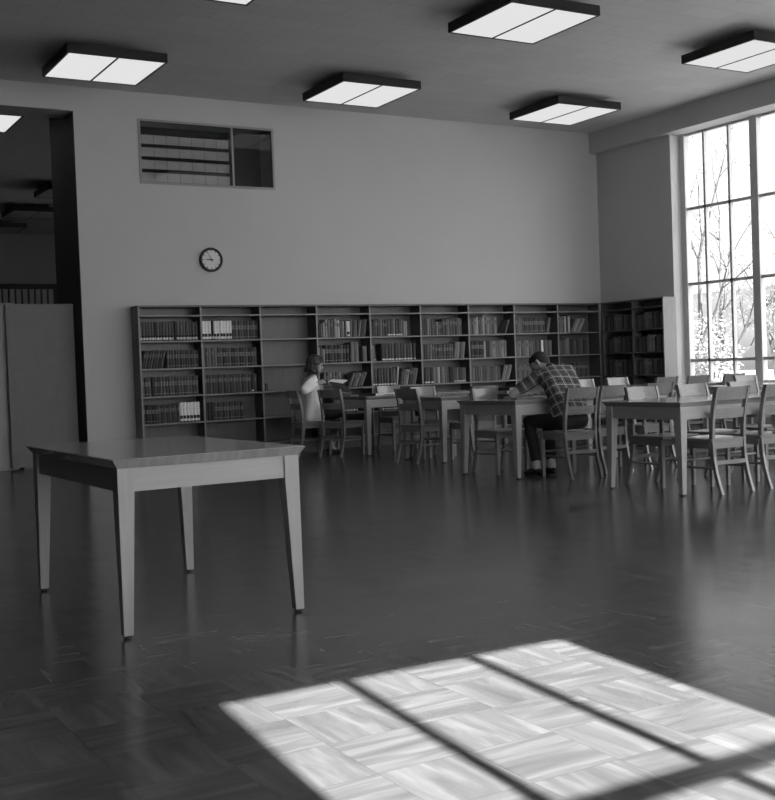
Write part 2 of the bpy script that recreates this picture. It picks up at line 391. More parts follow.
# ------------------------------------------------------------------ tables
def table(name, W, D, label, group, top, zt=.76):
    """W along x, D along y, origin at centre on floor"""
    t = empty(name, (0, 0, 0), label, 'table', group)
    hx, hy = W / 2, D / 2
    m = MB()        # top with undercut edge
    def rect(a, b, z): return [(-a, -b, z), (a, -b, z), (a, b, z), (-a, b, z)]
    m.loft([rect(hx - .028, hy - .028, zt - .042), rect(hx - .003, hy - .003, zt - .008), rect(hx, hy, zt - .004), rect(hx - .004, hy - .004, zt)])
    m.build('tabletop', MAT[top], t)
    ix, iy, lw = hx - .026, hy - .026, .072
    for sx in (-1, 1):
        for sy in (-1, 1):
            m = MB(); cx, cy = sx * (ix - lw / 2), sy * (iy - lw / 2); b = .042
            ex, ey = sx * (ix - b / 2), sy * (iy - b / 2)
            m.rectloft([((ex, ey, .014), b / 2, b / 2), ((cx, cy, zt - .16), lw / 2, lw / 2), ((cx, cy, zt - .042), lw / 2, lw / 2)])
            lg = m.build('leg', MAT['desk'], t)
            m = MB(); m.lathe([(.014, 0), (.018, .004), (.018, .014), (.012, .016)], 12, 'z', (ex, ey, 0)); m.build('foot_glide', MAT['rubber'], lg)
    for s in (-1, 1):
        a = sorted((s * (iy - .012), s * (iy - .034)))
        bx('apron', MAT['apron'], -ix + lw, ix - lw, a[0], a[1], zt - .145, zt - .042, parent=t)
        a = sorted((s * (ix - .012), s * (ix - .034)))
        bx('apron', MAT['apron'], a[0], a[1], -iy + lw, iy - lw, zt - .145, zt - .042, parent=t)
    return t
T0 = table('library_table', .918, 1.485, 'bare wooden library table standing alone in the left foreground', None, 'desk_top', .778)
T0.location = (1.862, 5.515, 0); T0.rotation_euler = (0, 0, math.radians(.9))
TL = 2.25; GT = 'library reading tables in rows'
T1 = table('library_table', TL, .922, 'reading table at right front with two chairs drawn up to its near side', GT, 'desk_top_x')
tabs = {}
for nm, x0, y0, lb in (('T3', 6.600, 6.690, None), ('T2', 6.535, 8.80, 'reading table the man in the plaid shirt leans on'),
                       ('B', 7.07, 10.93, 'reading table with a single chair at its left end, between the two readers'),
                       ('A', 7.05, 12.66, 'farthest reading table, where the woman in white reads'),
                       ('B2', 9.95, 10.93, 'far right reading table by the window, ringed with chairs behind the front table'),
                       ('T22', 9.95, 8.85, 'reading table near the window, directly behind the right front table')):
    o = T1 if nm == 'T3' else copy_tree(T1)
    rz = math.radians({'T2': 4, 'T3': 1.5}.get(nm, 0)); c_, s_ = math.cos(rz), math.sin(rz)
    o.rotation_euler = (0, 0, rz); o.location = (x0 + TL / 2 * c_ - .461 * s_, y0 + TL / 2 * s_ + .461 * c_, 0); tabs[nm] = o
    if lb: o['label'] = lb

# ------------------------------------------------------------------ chairs (face +y, origin under seat)
def chair():
    t = empty('library_chair', (0, 0, 0), 'x', 'chair', 'wooden library chairs')
    M_ = MAT['chair']
    m = MB()        # seat: slightly dished, bowed front
    n = 8; rings = []
    def outline(z, k):
        pts = []
        for i in range(n + 1):
            u = -1 + 2 * i / n; pts.append((u * .215 * k, .215 * k + .018 * (1 - u * u), z - .004 * (1 - u * u)))
        for i in range(n + 1):
            u = 1 - 2 * i / n; pts.append((u * .195 * k, -.215 * k, z - .003 * (1 - u * u)))
        return pts
    m.loft([outline(.418, .97), outline(.424, 1.0), outline(.440, 1.0), outline(.446, .975)])
    m.build('seat', M_, t)
    for s in (-1, 1):
        m = MB(); m.rectloft([((s * .180, .165, 0), .014, .014), ((s * .182, .165, .418), .019, .019)]); m.build('leg', M_, t)
        m = MB()        # rear post: splayed foot, upright at the seat, raked back
        prof = [(0, -.290), (.08, -.262), (.18, -.232), (.30, -.208), (.43, -.200), (.55, -.204), (.70, -.226), (.80, -.250), (.868, -.270)]
        m.rectloft([((s * (.175 - .004 * abs(z - .43)), y, z), .0125, .019 if z > .25 else .017) for z, y in prof]); m.build('back_post', M_, t)
        m = MB(); m.tube([(s * .178, -.222, .205), (s * .178, .165, .205)], .011, 8); m.build('stretcher', M_, t)
        bx('seat_rail', M_, s * .182 - .010, s * .182 + .010, -.19, .15, .365, .42, parent=t)
    def rail(nm, z0, z1, d0, d1, th, bow):
        m = MB(); rings = []
        for i in range(9):
            u = -1 + 2 * i / 8; x = u * .163; b = -bow * (1 - u * u)
            rings.append([(x, d0 + b - th, z0), (x, d0 + b + th, z0), (x, d1 + b + th, z1), (x, d1 + b - th, z1)])
        m.loft(rings); return m.build(nm, M_, t)
    rail('crest_rail', .760, .866, -.241, -.268, .010, .028)
    rail('mid_rail', .610, .690, -.213, -.225, .009, .022)
    bx('seat_rail', M_, -.163, .163, -.212, -.190, .365, .42, parent=t)
    bx('seat_rail', M_, -.165, .165, .155, .175, .365, .42, parent=t)
    bx('stretcher', M_, -.163, .163, -.235, -.217, .235, .268, parent=t)
    m = MB(); m.tube([(-.17, .165, .25), (.17, .165, .25)], .011, 8); m.build('stretcher', M_, t)
    return t
CH0 = chair(); first = [True]
def put(x, y, ang, label):
    o = CH0 if first[0] else copy_tree(CH0); first[0] = False
    o.location = (x, y, 0); o.rotation_euler = (0, 0, math.radians(ang)); o['label'] = label
    return o
put(7.09, 6.86, -1, 'nearest chair at right, its whole back facing us at the right front table')
put(7.65, 6.86, 0, 'chair cut by the right edge, beside the nearest chair at the front table')
put(7.11, 7.42, 180, 'leftmost pale-backed chair on the far side of the right front table')
put(7.73, 7.42, 180, 'middle chair on the far side of the right front table')
put(8.39, 7.42, 179, 'rightmost chair on the far side of the front table, behind the nearest chair')
put(7.07, 8.69, -3, 'chair the man in the plaid shirt sits on')
put(7.60, 8.86, 2, 'chair right beside the man in the plaid shirt, at the same table')
put(8.21, 8.86, 0, 'third chair on the near side of the seated man\'s table, behind the front table')
put(6.89, 9.52, 180, 'chair tucked into the far side of the man\'s table, left of his elbow')
put(7.62, 11.12, 2, 'chair on the near side of the middle table, its back left of the man\'s elbow')
put(7.57, 11.87, 180, 'pale-backed chair on the far side of the middle table, behind its end chair')
put(7.12, 11.40, -78, 'chair at the left end of the middle table, turned to face right')
put(6.97, 13.13, -67, 'dark-backed chair in front of the woman in white, at the far table')
put(6.75, 13.60, -93, 'chair the woman in white sits on')
put(7.98, 13.42, 180, 'chair behind the far table, between it and the bookcase')
put(9.95, 11.62, 180, 'pale-backed chair whose back shows just right of the seated man')
put(10.56, 11.62, 180, 'pale-backed chair left of the window, in front of the dark corner shelves')
put(10.49, 11.12, 0, 'far chair with its back below the pale end panel of the corner shelves')
put(11.05, 11.12, 0, 'far chair with its back just below the left edge of the window')
put(11.71, 11.12, 0, 'far chair below the window, its dark back half behind another chair')
put(10.80, 9.58, 180, 'bright-backed chair below the window, rightmost of the far chairs')

# ------------------------------------------------------------------ bookcases
SF, SD = 14.30, .28            # front plane and depth of the back run
SX, BW, NB = 4.66, .857, 9
ZS = (.16, .500, .855, 1.216, 1.574, 1.910); ZT = 2.038
bc = empty('bookcase', (0, 0, 0), 'long low dark bookcase of nine bays running along the back wall', 'bookcase')
for k in range(NB + 1):
    x = SX + k * BW
    if k == 0:
        u = bx('end_panel', MAT['case'], x, x + .022, SF + .003, YB, 0, ZT, parent=bc)
        bx('edge_strip', MAT['case_edge'], x, x + .022, SF - .003, SF + .003, 0, ZT, parent=u)
    else:
        u = bx('upright', MAT['case'], x - .012, x + .012, SF + .003, YB - .012, 0, ZT - .022, parent=bc)
        bx('edge_strip', MAT['case_edge'], x - .012, x + .012, SF - .003, SF + .003, .10, ZT - .022, parent=u)
bx('top_panel', MAT['case'], SX, SX + NB * BW + .012, SF - .004, YB, ZT - .022, ZT, parent=bc)
bx('back_panel', MAT['case'], SX + .022, SX + NB * BW, YB - .012, YB - .001, .02, ZT - .022, parent=bc)
bx('toe_kick', MAT['case'], SX + .022, SX + NB * BW, SF + .04, SF + .055, 0, ZS[0] - .018, parent=bc)
for k in range(NB):
    x0 = SX + k * BW + (.022 if k == 0 else .012); x1 = SX + (k + 1) * BW - .012
    for z in ZS:
        s = bx('shelf', MAT['case'], x0, x1, SF + .006, YB - .012, z - .018, z, parent=bc)
        bx('edge_strip', MAT['case_edge'], x0, x1, SF, SF + .006, z - .018, z, parent=s)
XS = SX + NB * BW + .012       # corner
XR = 12.395
rc = empty('bookcase', (0, 0, 0), 'short dark bookcase of two bays on the window wall, with pale end panel', 'bookcase')
YE = 12.862
e = bx('end_panel', MAT['case_end'], XR, XW - .001, YE, YE + .022, 0, ZT, parent=rc); e['label'] = 'pale end panel'
bx('top_panel', MAT['case'], XR, XW - .001, YE + .022, SF - .006, ZT - .022, ZT, parent=rc)
bx('back_panel', MAT['case'], XW - .012, XW - .001, YE + .022, SF - .006, .02, ZT - .022, parent=rc)
RB = (YE + .022, 13.56, SF - .03)
for y in RB[1:]: bx('upright', MAT['case'], XR, XW - .012, y - .011, y + .011, 0, ZT - .022, parent=rc)
bx('toe_kick', MAT['case'], XR + .04, XR + .055, YE + .022, SF - .03, 0, ZS[0] - .018, parent=rc)
for a, b in zip(RB, RB[1:]):
    for z in ZS:
        bx('shelf', MAT['case'], XR + .004, XW - .012, a + (.011 if a != RB[0] else 0), b - .011, z - .018, z, parent=rc)

# ------------------------------------------------------------------ books (unit book: width x 1, depth y 1 with the spine at y=0, height z 1)
def add_book(m, x, y0, z, wd, dp, ht, mats, style, lean=0.0, rot90=None):
    """adds a book to MB m. mats: index of cover, page, label, band"""
    cov, pag, lab, ban = mats
    st = m.bm.verts; n0 = len(m.bm.verts); m.bm.verts.ensure_lookup_table()
    bow = min(.006, wd * .2)
    def spine(z0, z1, mi, out=0.0):
        rings = []
        for zz in (z0, z1):
            rings.append([(x + .001 - out, y0 + .012, zz), (x + wd * .2, y0 + .003 - out, zz), (x + wd * .5, y0 - bow + .004 - out, zz), (x + wd * .8, y0 + .003 - out, zz), (x + wd - .001 + out, y0 + .012, zz)])
        m.mi = mi; m.loft(rings)
    cuts = {'plain': [(0, 1, cov)], 'label': [(0, .07, cov), (.07, .19, lab), (.19, .30, ban), (.30, 1, cov)],
            'white': [(0, .06, ban), (.06, .18, lab), (.18, .34, ban), (.34, 1, cov)],
            'bands': [(0, .12, cov), (.12, .15, lab), (.15, .55, cov), (.55, .57, lab), (.57, .72, ban), (.72, .75, lab), (.75, 1, cov)],
            'title': [(0, .62, cov), (.62, .82, ban), (.82, 1, cov)],
            'foot': [(0, .05, cov), (.05, .13, lab), (.13, 1, cov)]}[style]
    for a, b, mi in cuts: spine(z + a * ht, z + b * ht, mi)
    m.mi = cov; m.box(x + .0005, x + .0035, y0 + .010, y0 + dp, z, z + ht); m.box(x + wd - .0035, x + wd - .0005, y0 + .010, y0 + dp, z, z + ht)
    m.mi = pag; m.box(x + .0035, x + wd - .0035, y0 + .012, y0 + dp - .005, z + .004, z + ht - .005)
    if lean:
        m.bm.verts.ensure_lookup_table(); vs = m.bm.verts[n0:]
        piv = Vector((x + (wd if lean > 0 else 0), 0, z))
        bmesh.ops.rotate(m.bm, cent=piv, matrix=Matrix.Rotation(lean, 3, 'Y'), verts=vs)

ORD = ['first', 'second', 'third', 'fourth', 'fifth', 'sixth', 'seventh', 'eighth', 'ninth', 'tenth', 'eleventh', 'twelfth', 'thirteenth', 'fourteenth',
       'fifteenth', 'sixteenth', 'seventeenth', 'eighteenth', 'nineteenth', 'twentieth', 'twenty-first', 'twenty-second', 'twenty-third', 'twenty-fourth']
ROW = {1: 'top', 2: 'second', 3: 'third', 4: 'fourth'}
BAY = ['leftmost', 'second', 'third', 'fourth', 'fifth', 'sixth', 'seventh', 'eighth', 'ninth']
ZROW = {1: 1.574, 2: 1.216, 3: .855, 4: .500}
GB = 'books in the long bookcase'
# spec pieces: (style, [cover keys], n, width, height, jitter, lean) ; ('gap', w)
def S(style, keys, n, w, h, jw=.10, jh=.03, lean=0.0): return (style, keys, n, w, h, jw, jh, lean)
DK = ['dark', 'deep', 'ink', 'dark', 'mid']; MX = ['dark', 'deep', 'mid', 'dull', 'mid', 'deep']
ROWS = {
 (1, 1): [S('label', ['deep'], 5, .040, .25, .1, .004), S('label', ['ink'], 1, .03, .25), S('label', ['deep'], 6, .040, .25, .1, .004), S('plain', ['ink'], 1, .028, .26), S('label', ['deep'], 9, .041, .25, .1, .004)],
 (1, 2): [S('title', ['dark', 'deep'], 8, .034, .235, .15, .02, .24), S('bands', ['deep', 'dark'], 13, .037, .235, .1, .01)],
 (1, 3): [S('bands', ['deep', 'dark'], 3, .040, .25, .1, .01), S('plain', ['ink'], 1, .035, .25), S('bands', ['deep', 'dark', 'deep'], 18, .040, .25, .1, .01)],
 (1, 4): [S('bands', ['dark', 'ink'], 5, .040, .245, .1, .01), S('title', ['deep', 'dark'], 8, .036, .24, .1, .01), S('white', ['white'], 6, .046, .26, .06, .004)],
 (2, 1): [S('white', ['white'], 3, .046, .255, .06, .004), S('label', ['ink'], 1, .03, .255), S('white', ['white'], 6, .043, .255, .06, .004), S('bands', ['dark', 'deep'], 11, .043, .25, .1, .01)],
 (2, 2): [S('title', ['mid', 'deep'], 5, .042, .25, .1, .01), S('bands', ['dark', 'deep', 'ink'], 14, .040, .25, .1, .012)],
 (2, 3): [S('title', ['deep', 'dark'], 16, .042, .25, .1, .012), S('foot', ['ink'], 1, .04, .24), S('title', ['deep'], 1, .038, .25)],
 (2, 4): [S('plain', ['ink'], 3, .044, .245, .1, .01), S('bands', ['deep', 'dark'], 10, .040, .235, .1, .012)],
 (3, 3): [S('plain', ['deep', 'dark'], 3, .03, .10, .1, .05)],
 (4, 1): [S('plain', MX, 4, .032, .20, .3, .1), S('title', ['dull', 'mid', 'deep'], 4, .046, .255, .2, .04), S('title', ['pale'], 1, .045, .245), S('plain', ['deep', 'dull'], 3, .036, .24), S('white', ['white'], 1, .048, .235), S('plain', ['mid', 'deep'], 3, .036, .24), S('plain', ['mid', 'dark', 'mid'], 3, .040, .235, .1, .03, .16)],
 (4, 2): [S('plain', ['mid', 'deep', 'dull'], 3, .040, .22, .2, .1), S('bands', ['dark', 'ink', 'deep'], 8, .046, .25, .1, .01), ('gap', .03), S('title', ['mid'], 2, .065, .285, .1, .01), ('gap', .06), S('plain', ['mid', 'dull'], 2, .036, .23)],
 (4, 3): [('gap', .08), S('bands', ['mid', 'deep', 'dull'], 6, .045, .225, .1, .01), ('gap', .11), S('title', ['mid', 'deep', 'dull', 'deep'], 5, .040, .225, .1, .05, .42)],
 (5, 1): [S('plain', ['deep', 'dark'], 2, .040, .23), S('title', ['deep', 'dark', 'mid'], 5, .040, .245, .2, .06), S('foot', ['deep', 'dark', 'mid'], 6, .044, .24, .2, .05), S('plain', ['dull', 'pale'], 2, .035, .22)],
 (5, 2): [S('plain', ['mid'], 1, .06, .22), S('foot', ['dull'], 1, .032, .23, .1, .01, -.16), ('gap', .05), S('foot', ['dark', 'deep'], 10, .052, .255, .06, .006), ('gap', .02), S('foot', ['dark'], 1, .052, .255)],
 (5, 3): [S('foot', ['dark', 'deep'], 8, .050, .255, .06, .006), S('plain', ['pale'], 1, .035, .27, .1, .01, .10), S('title', ['deep', 'mid', 'dull', 'dark'], 6, .042, .235, .2, .06, .22)],
 (6, 1): [S('plain', ['mid', 'deep', 'dark', 'dull'], 6, .042, .25, .2, .03), S('bands', ['deep', 'dull', 'deep'], 4, .036, .20, .1, .02), S('title', ['deep', 'dark', 'mid', 'deep'], 8, .044, .245, .1, .03)],
 (6, 2): [S('plain', ['deep', 'dark'], 3, .045, .23), S('title', ['mid', 'deep'], 2, .05, .225), S('bands', ['deep', 'dark', 'deep'], 7, .046, .225, .1, .01), S('plain', ['mid', 'dull', 'deep', 'dull'], 4, .044, .25, .1, .03, .12)],
 (6, 3): [S('foot', ['deep', 'dark'], 4, .050, .245, .1, .01), S('plain', ['dull', 'mid', 'pale', 'deep'], 6, .036, .25, .2, .04), S('plain', ['deep', 'ink', 'dark'], 3, .04, .24), S('foot', ['deep', 'mid', 'dark'], 5, .044, .225, .1, .02)],
}
REST = {
 (5, 4): [('gap', .1), S('foot', ['dark', 'deep'], 8, .046, .23)], (4, 4): [('gap', .2), S('label', ['dark', 'deep'], 9, .046, .23)],
 (6, 4): [('gap', .24), S('bands', ['deep', 'dark', 'mid'], 11, .045, .225, .1, .02)],
 (7, 1): [S('plain', ['pale'], 1, .03, .23), S('title', ['mid', 'deep', 'dull', 'mid'], 3, .042, .235), S('plain', ['pale'], 1, .035, .27), S('title', ['deep', 'mid'], 2, .04, .25), S('plain', ['pale'], 1, .035, .28), S('title', ['deep', 'dull', 'mid'], 5, .044, .255), ('gap', .14), S('plain', ['mid'], 1, .03, .22, .1, .01, .35)],
 (7, 2): [('gap', .05), S('bands', ['dark', 'ink'], 5, .048, .26), S('plain', ['pale'], 1, .03, .24), S('plain', ['dark'], 2, .04, .25), S('title', ['mid', 'dull', 'mid'], 6, .050, .255)],
 (7, 3): [S('plain', ['deep', 'mid', 'deep'], 12, .043, .23, .2, .04), S('plain', ['mid', 'dull'], 4, .036, .24, .2, .03, .33)],
 (8, 1): [S('title', ['mid', 'deep', 'mid'], 5, .042, .245), S('bands', ['dark', 'deep'], 9, .044, .245, .1, .01), S('plain', ['dark', 'mid'], 2, .034, .24, .1, .02, .2)],
 (8, 2): [S('title', ['deep', 'mid', 'dull'], 8, .045, .24), S('plain', ['deep', 'dark'], 4, .040, .255), S('plain', ['white'], 1, .04, .24), S('plain', ['deep', 'mid'], 4, .04, .24)],
 (8, 3): [S('title', ['mid', 'deep'], 9, .045, .235)],
 (9, 1): [S('title', ['mid', 'deep'], 4, .040, .24), S('plain', ['pale', 'ink', 'pale'], 3, .035, .26, .1, .1), S('plain', ['mid', 'dull'], 4, .044, .23, .1, .05, .55)],
 (9, 2): [S('plain', ['dark', 'deep'], 4, .045, .24), S('plain', ['mid'], 1, .06, .27), S('plain', ['ink', 'dark', 'deep'], 9, .045, .24, .2, .04)],
 (9, 3): [S('plain', ['mid', 'deep', 'dull'], 5, .04, .22, .2, .1), S('title', ['deep', 'dark'], 8, .045, .22, .1, .04, .1)],
}
cache = {}
def book_mesh(style, key, lean):
    k = (style, key, round(lean, 2))
    if k not in cache:
        pass
    return cache.get(k)
STY = {'plain': 'plain book', 'label': 'white-labelled book', 'white': 'white book', 'bands': 'banded book', 'title': 'title-patched book', 'foot': 'foot-marked book'}
TONE = {'ink': 'black', 'dark': 'very dark', 'deep': 'dark grey', 'mid': 'grey', 'dull': 'mid grey', 'pale': 'pale', 'white': ''}
def layout(spec, x0, x1):
    """returns list of (x, w, h, d, style, key, lean)"""
    out = []; x = x0 + .004
    for p in spec:
        if p[0] == 'gap': x += p[1]; continue
        style, keys, n, w, h, jw, jh, lean = p
        for i in range(n):
            wd = w * (1 + R.uniform(-jw, jw)); ht = h * (1 + R.uniform(-jh, jh)); key = keys[i % len(keys)]
            ln = lean
            foot = wd if not ln else wd / math.cos(ln) + .0015
            if ln > 0 and i == 0: x += .004
            if ln < 0 and i == 0: x += ht * math.sin(-ln) * 0
            if x + foot + (ht * math.sin(ln) if ln > 0 else 0) > x1 - .002: return out
            out.append((x, wd, ht, R.uniform(.155, .19), style, key, ln))
            x += foot + .0012
            if ln and i == n - 1: x += ht * math.sin(abs(ln)) * .95
    return out
nb = 0
KEYS = list(BK)
for (bay, row), spec in ROWS.items():
    x0 = SX + (bay - 1) * BW + (.022 if bay == 1 else .012); x1 = SX + bay * BW - .012
    z = ZROW[row]; lst = layout(spec, x0, x1)
    for i, (x, wd, ht, dp, style, key, ln) in enumerate(lst):
        m = MB(); add_book(m, -wd / 2, 0, 0, wd, dp, ht, (0, 1, 2, 3), style)
        o = m.build('book', [BK[key], MAT['page'], BK['label' if style in ('label', 'white', 'foot') else 'dull'], BK['ink' if style in ('white', 'label') else 'mid']])
        if ln:
            # lean: rotate about the lower corner that stays on the shelf
            c = abs(math.sin(ln)) * wd / 2 + .0006
            cx = x + (wd / 2) * math.cos(ln)
            o.rotation_euler = (0, ln, 0); o.location = (cx, SF + .045 + R.uniform(-.006, .006), z + c)
        else:
            o.location = (x + wd / 2, SF + .045 + R.uniform(-.008, .008), z + .0004)
        desc = ' '.join(w_ for w_ in (TONE[key], STY[style]) if w_)
        tag(o, ('%s, %s from left, %s filled shelf, %s bay' % (desc, ORD[i], ROW[row], BAY[bay - 1])), 'book', GB); nb += 1
        if ln: o['label'] = 'leaning ' + o['label']
print('individual books', nb)
# the remaining, smaller-looking books: one object
m = MB(); keyi = {k: i for i, k in enumerate(KEYS)}; pi_ = len(KEYS)
for (bay, row), spec in REST.items():
    x0 = SX + (bay - 1) * BW + .012; x1 = SX + bay * BW - .012
    for (x, wd, ht, dp, style, key, ln) in layout(spec, x0, x1):
        n0 = len(m.bm.verts)
        add_book(m, x, SF + .045, ZROW[row] + .0004, wd, dp, ht, (keyi[key], pi_, keyi['label' if style in ('label', 'white', 'foot') else 'dull'], keyi['mid']), style)
        if ln:
            m.bm.verts.ensure_lookup_table()
            bmesh.ops.rotate(m.bm, cent=(x, 0, ZROW[row]), matrix=Matrix.Rotation(ln, 3, 'Y'), verts=m.bm.verts[n0:])
            bmesh.ops.translate(m.bm, vec=(0, 0, math.sin(abs(ln)) * wd + .0005), verts=m.bm.verts[n0:])
# window-wall bookcase: spines face -x
for bi, (a, b) in enumerate(zip(RB, RB[1:])):
    for row in (1, 2, 3):
        spec = [S('plain', ['dark', 'ink', 'deep', 'dark'], 4 + (bi + row) % 3, .04, .23, .25, .08), S('title', ['deep', 'mid', 'deep'] if (bi, row) != (0, 2) else ['mid', 'dull'], 4, .044, .25, .2, .05), S('plain', ['ink', 'deep', 'dark'], 6, .042, .24, .25, .08)]
        L_ = (b - .011) - (a + .011)
        for (x, wd, ht, dp, style, key, ln) in layout(spec, 0, L_ - .01):
            n0 = len(m.bm.verts)
            add_book(m, x, 0, 0, wd, dp, ht, (keyi[key], pi_, keyi['dull'], keyi['mid']), style)
            m.bm.verts.ensure_lookup_table(); vs = m.bm.verts[n0:]
            bmesh.ops.rotate(m.bm, cent=(0, 0, 0), matrix=Matrix.Rotation(-PI / 2, 3, 'Z'), verts=vs)
            bmesh.ops.translate(m.bm, vec=(XR + .045, b - .013, ZROW[row] + .0004), verts=vs)
o = m.build('books', [BK[k] for k in KEYS] + [MAT['page']])
tag(o, 'rows of small dim books filling the right-hand bays and the corner shelves', 'book', None, 'stuff')

# ------------------------------------------------------------------ things on the tables
def flat_book(loc, rz, w, d, h, key, label):
    t = empty('book', loc, label, 'book', 'books on the reading tables', rz)
    bx('cover', BK[key], -w / 2, w / 2, -d / 2, d / 2, 0, .004, parent=t)
    c2 = bx('cover', BK[key], -w / 2, w / 2, -d / 2, d / 2, h - .004, h, parent=t)
    bx('spine', BK[key], -w / 2, -w / 2 + .004, -d / 2, d / 2, .004, h - .004, parent=t)
    bx('page_block', MAT['paper'], -w / 2 + .004, w / 2 - .005, -d / 2 + .005, d / 2 - .005, .004, h - .004, parent=t)
    return t
def open_book(loc, rz, w, d, key, label):
    t = empty('open_book', loc, label, 'book', 'books on the reading tables', rz)
    for s in (-1, 1):
        m = MB(); rings = []
        for i in range(9):
            u = i / 8; x = s * u * w / 2; z = .006 + .022 * math.sin(min(1, u * 1.25) * PI / 2) * (1 - .45 * u)
            rings.append([(x, -d / 2, .005), (x, d / 2, .005), (x, d / 2, z), (x, -d / 2, z)])
        m.loft(rings); m.build('pages', MAT['paper'], t)
    bx('cover', BK[key], -w / 2 - .006, w / 2 + .006, -d / 2 - .006, d / 2 + .006, 0, .005, parent=t)
    return t
open_book((7.70, 13.28, .7602), .1, .36, .24, 'mid', 'white open book lying on the far table right of the woman')
flat_book((7.34, 13.02, .7602), .5, .20, .26, .03, 'dark', 'closed dark book lying on the far table behind the dark-backed chair')
MB().box(-.13, .13, -.10, .10, 0, .003).build('paper_sheet', MAT['paper'])
o = bpy.data.objects['paper_sheet']; o.location = (7.42, 13.40, .7602); o.rotation_euler = (0, 0, .3)
tag(o, 'white sheet of paper on the far table beside the open book', 'paper')
open_book((7.03, 9.28, .7602), -.1, .38, .25, 'mid', 'open book under the bent head of the man in plaid')
flat_book((7.06, 9.56, .7602), .10, .24, .17, .045, 'deep', 'bottom book of the small stack beyond the bent man\'s elbow')
flat_book((7.05, 9.56, .8056), .02, .22, .16, .035, 'pale', 'pale middle book of the small stack beyond the bent man\'s elbow')
flat_book((7.06, 9.56, .8410), .16, .23, .16, .030, 'ink', 'black top book of the small stack beyond the bent man\'s elbow')
MB().box(-.105, .105, -.14, .14, 0, .004).build('notepad', MAT['paper'])
o = bpy.data.objects['notepad']; o.location = (7.26, 9.20, .7602); o.rotation_euler = (0, 0, -.2)
tag(o, 'white notepad on the table under the man\'s chest', 'notepad')
#PEOPLE0
# ------------------------------------------------------------------ people
V = Vector
class Blob:
    """union of convex hulls of spheres, remeshed into one continuous surface"""
    def __init__(s): s.bm = bmesh.new()
    def hull(s, *sph):
        b = bmesh.new()
        for p, r in sph:
            rr = (r, r, r) if isinstance(r, (int, float)) else r
            bmesh.ops.create_icosphere(b, subdivisions=2, radius=1.0, matrix=Matrix.Translation(V(p)) @ Matrix.Diagonal((*rr, 1)))
        res = bmesh.ops.convex_hull(b, input=b.verts)
        bmesh.ops.delete(b, geom=[g for g in res['geom_interior'] + res['geom_unused'] if isinstance(g, bmesh.types.BMVert)], context='VERTS')
        me = bpy.data.meshes.new('tmp'); b.to_mesh(me); b.free(); s.bm.from_mesh(me); bpy.data.meshes.remove(me); return s
    def chain(s, *sph):
        for a, b in zip(sph, sph[1:]): s.hull(a, b)
        return s
    def build(s, name, m, parent=None, vox=.009, smooth=4, cut=None):
        me = bpy.data.meshes.new(name); s.bm.to_mesh(me); s.bm.free()
        o = bpy.data.objects.new(name, me); COL.objects.link(o)
        md = o.modifiers.new('r', 'REMESH'); md.mode = 'VOXEL'; md.voxel_size = vox
        sm = o.modifiers.new('s', 'SMOOTH'); sm.iterations = smooth; sm.factor = .5
        dg = bpy.context.evaluated_depsgraph_get(); dg.update()
        me2 = bpy.data.meshes.new_from_object(o.evaluated_get(dg)); o.modifiers.clear(); o.data = me2; me2.name = name; bpy.data.meshes.remove(me)
        if cut:
            b = bmesh.new(); b.from_mesh(me2)
            for co_, no in cut:
                r = bmesh.ops.bisect_plane(b, geom=b.verts[:] + b.edges[:] + b.faces[:], plane_co=co_, plane_no=no, clear_outer=True)
                es = [e for e in r['geom_cut'] if isinstance(e, bmesh.types.BMEdge)]
                bmesh.ops.holes_fill(b, edges=es)
            b.to_mesh(me2); b.free()
        me2.materials.clear()
        for mm in (m if isinstance(m, list) else [m]): me2.materials.append(mm)
        for p in me2.polygons: p.use_smooth = True
        if parent: o.parent = parent
        return o

def hand(B, w, d, n, side, curl=.5, sc_=1.0):
    """w wrist, d pointing direction, n back-of-hand normal, side: +1 thumb on d x n side"""
    d = V(d).normalized(); n = V(n); n = (n - d * n.dot(d)).normalized(); t = d.cross(n) * side; w = V(w); k = sc_
    B.hull((w, .024 * k), (w + d * .035 * k + t * .018 * k, .016 * k), (w + d * .035 * k - t * .020 * k, .015 * k), (w + d * .088 * k + t * .027 * k, .011 * k), (w + d * .080 * k - t * .030 * k, .010 * k))
    for i, (o_, L_) in enumerate(((.027, .074), (.009, .083), (-.010, .078), (-.028, .060))):
        p = w + d * (.088 - .003 * i) * k + t * o_ * k; L_ *= k; a = 0; pts = [(p, .0095 * k)]
        for f_, seg in enumerate((.45, .31, .24)):
            a += curl * (.7 if f_ == 0 else .9); q = pts[-1][0] + (d * math.cos(a) - n * math.sin(a)) * L_ * seg
            pts.append((q, (.0090 - .0008 * f_) * k))
        B.chain(*pts)
    p = w + d * .022 * k + t * .020 * k - n * .006 * k
    a = p + (d * .6 + t * .75 - n * .25).normalized() * .036 * k; b = a + (d * .85 + t * .30 - n * .45).normalized() * .031 * k; c = b + (d * .95 - n * .45).normalized() * .024 * k
    B.chain((p, .014 * k), (a, .0115 * k), (b, .010 * k), (c, .0085 * k))

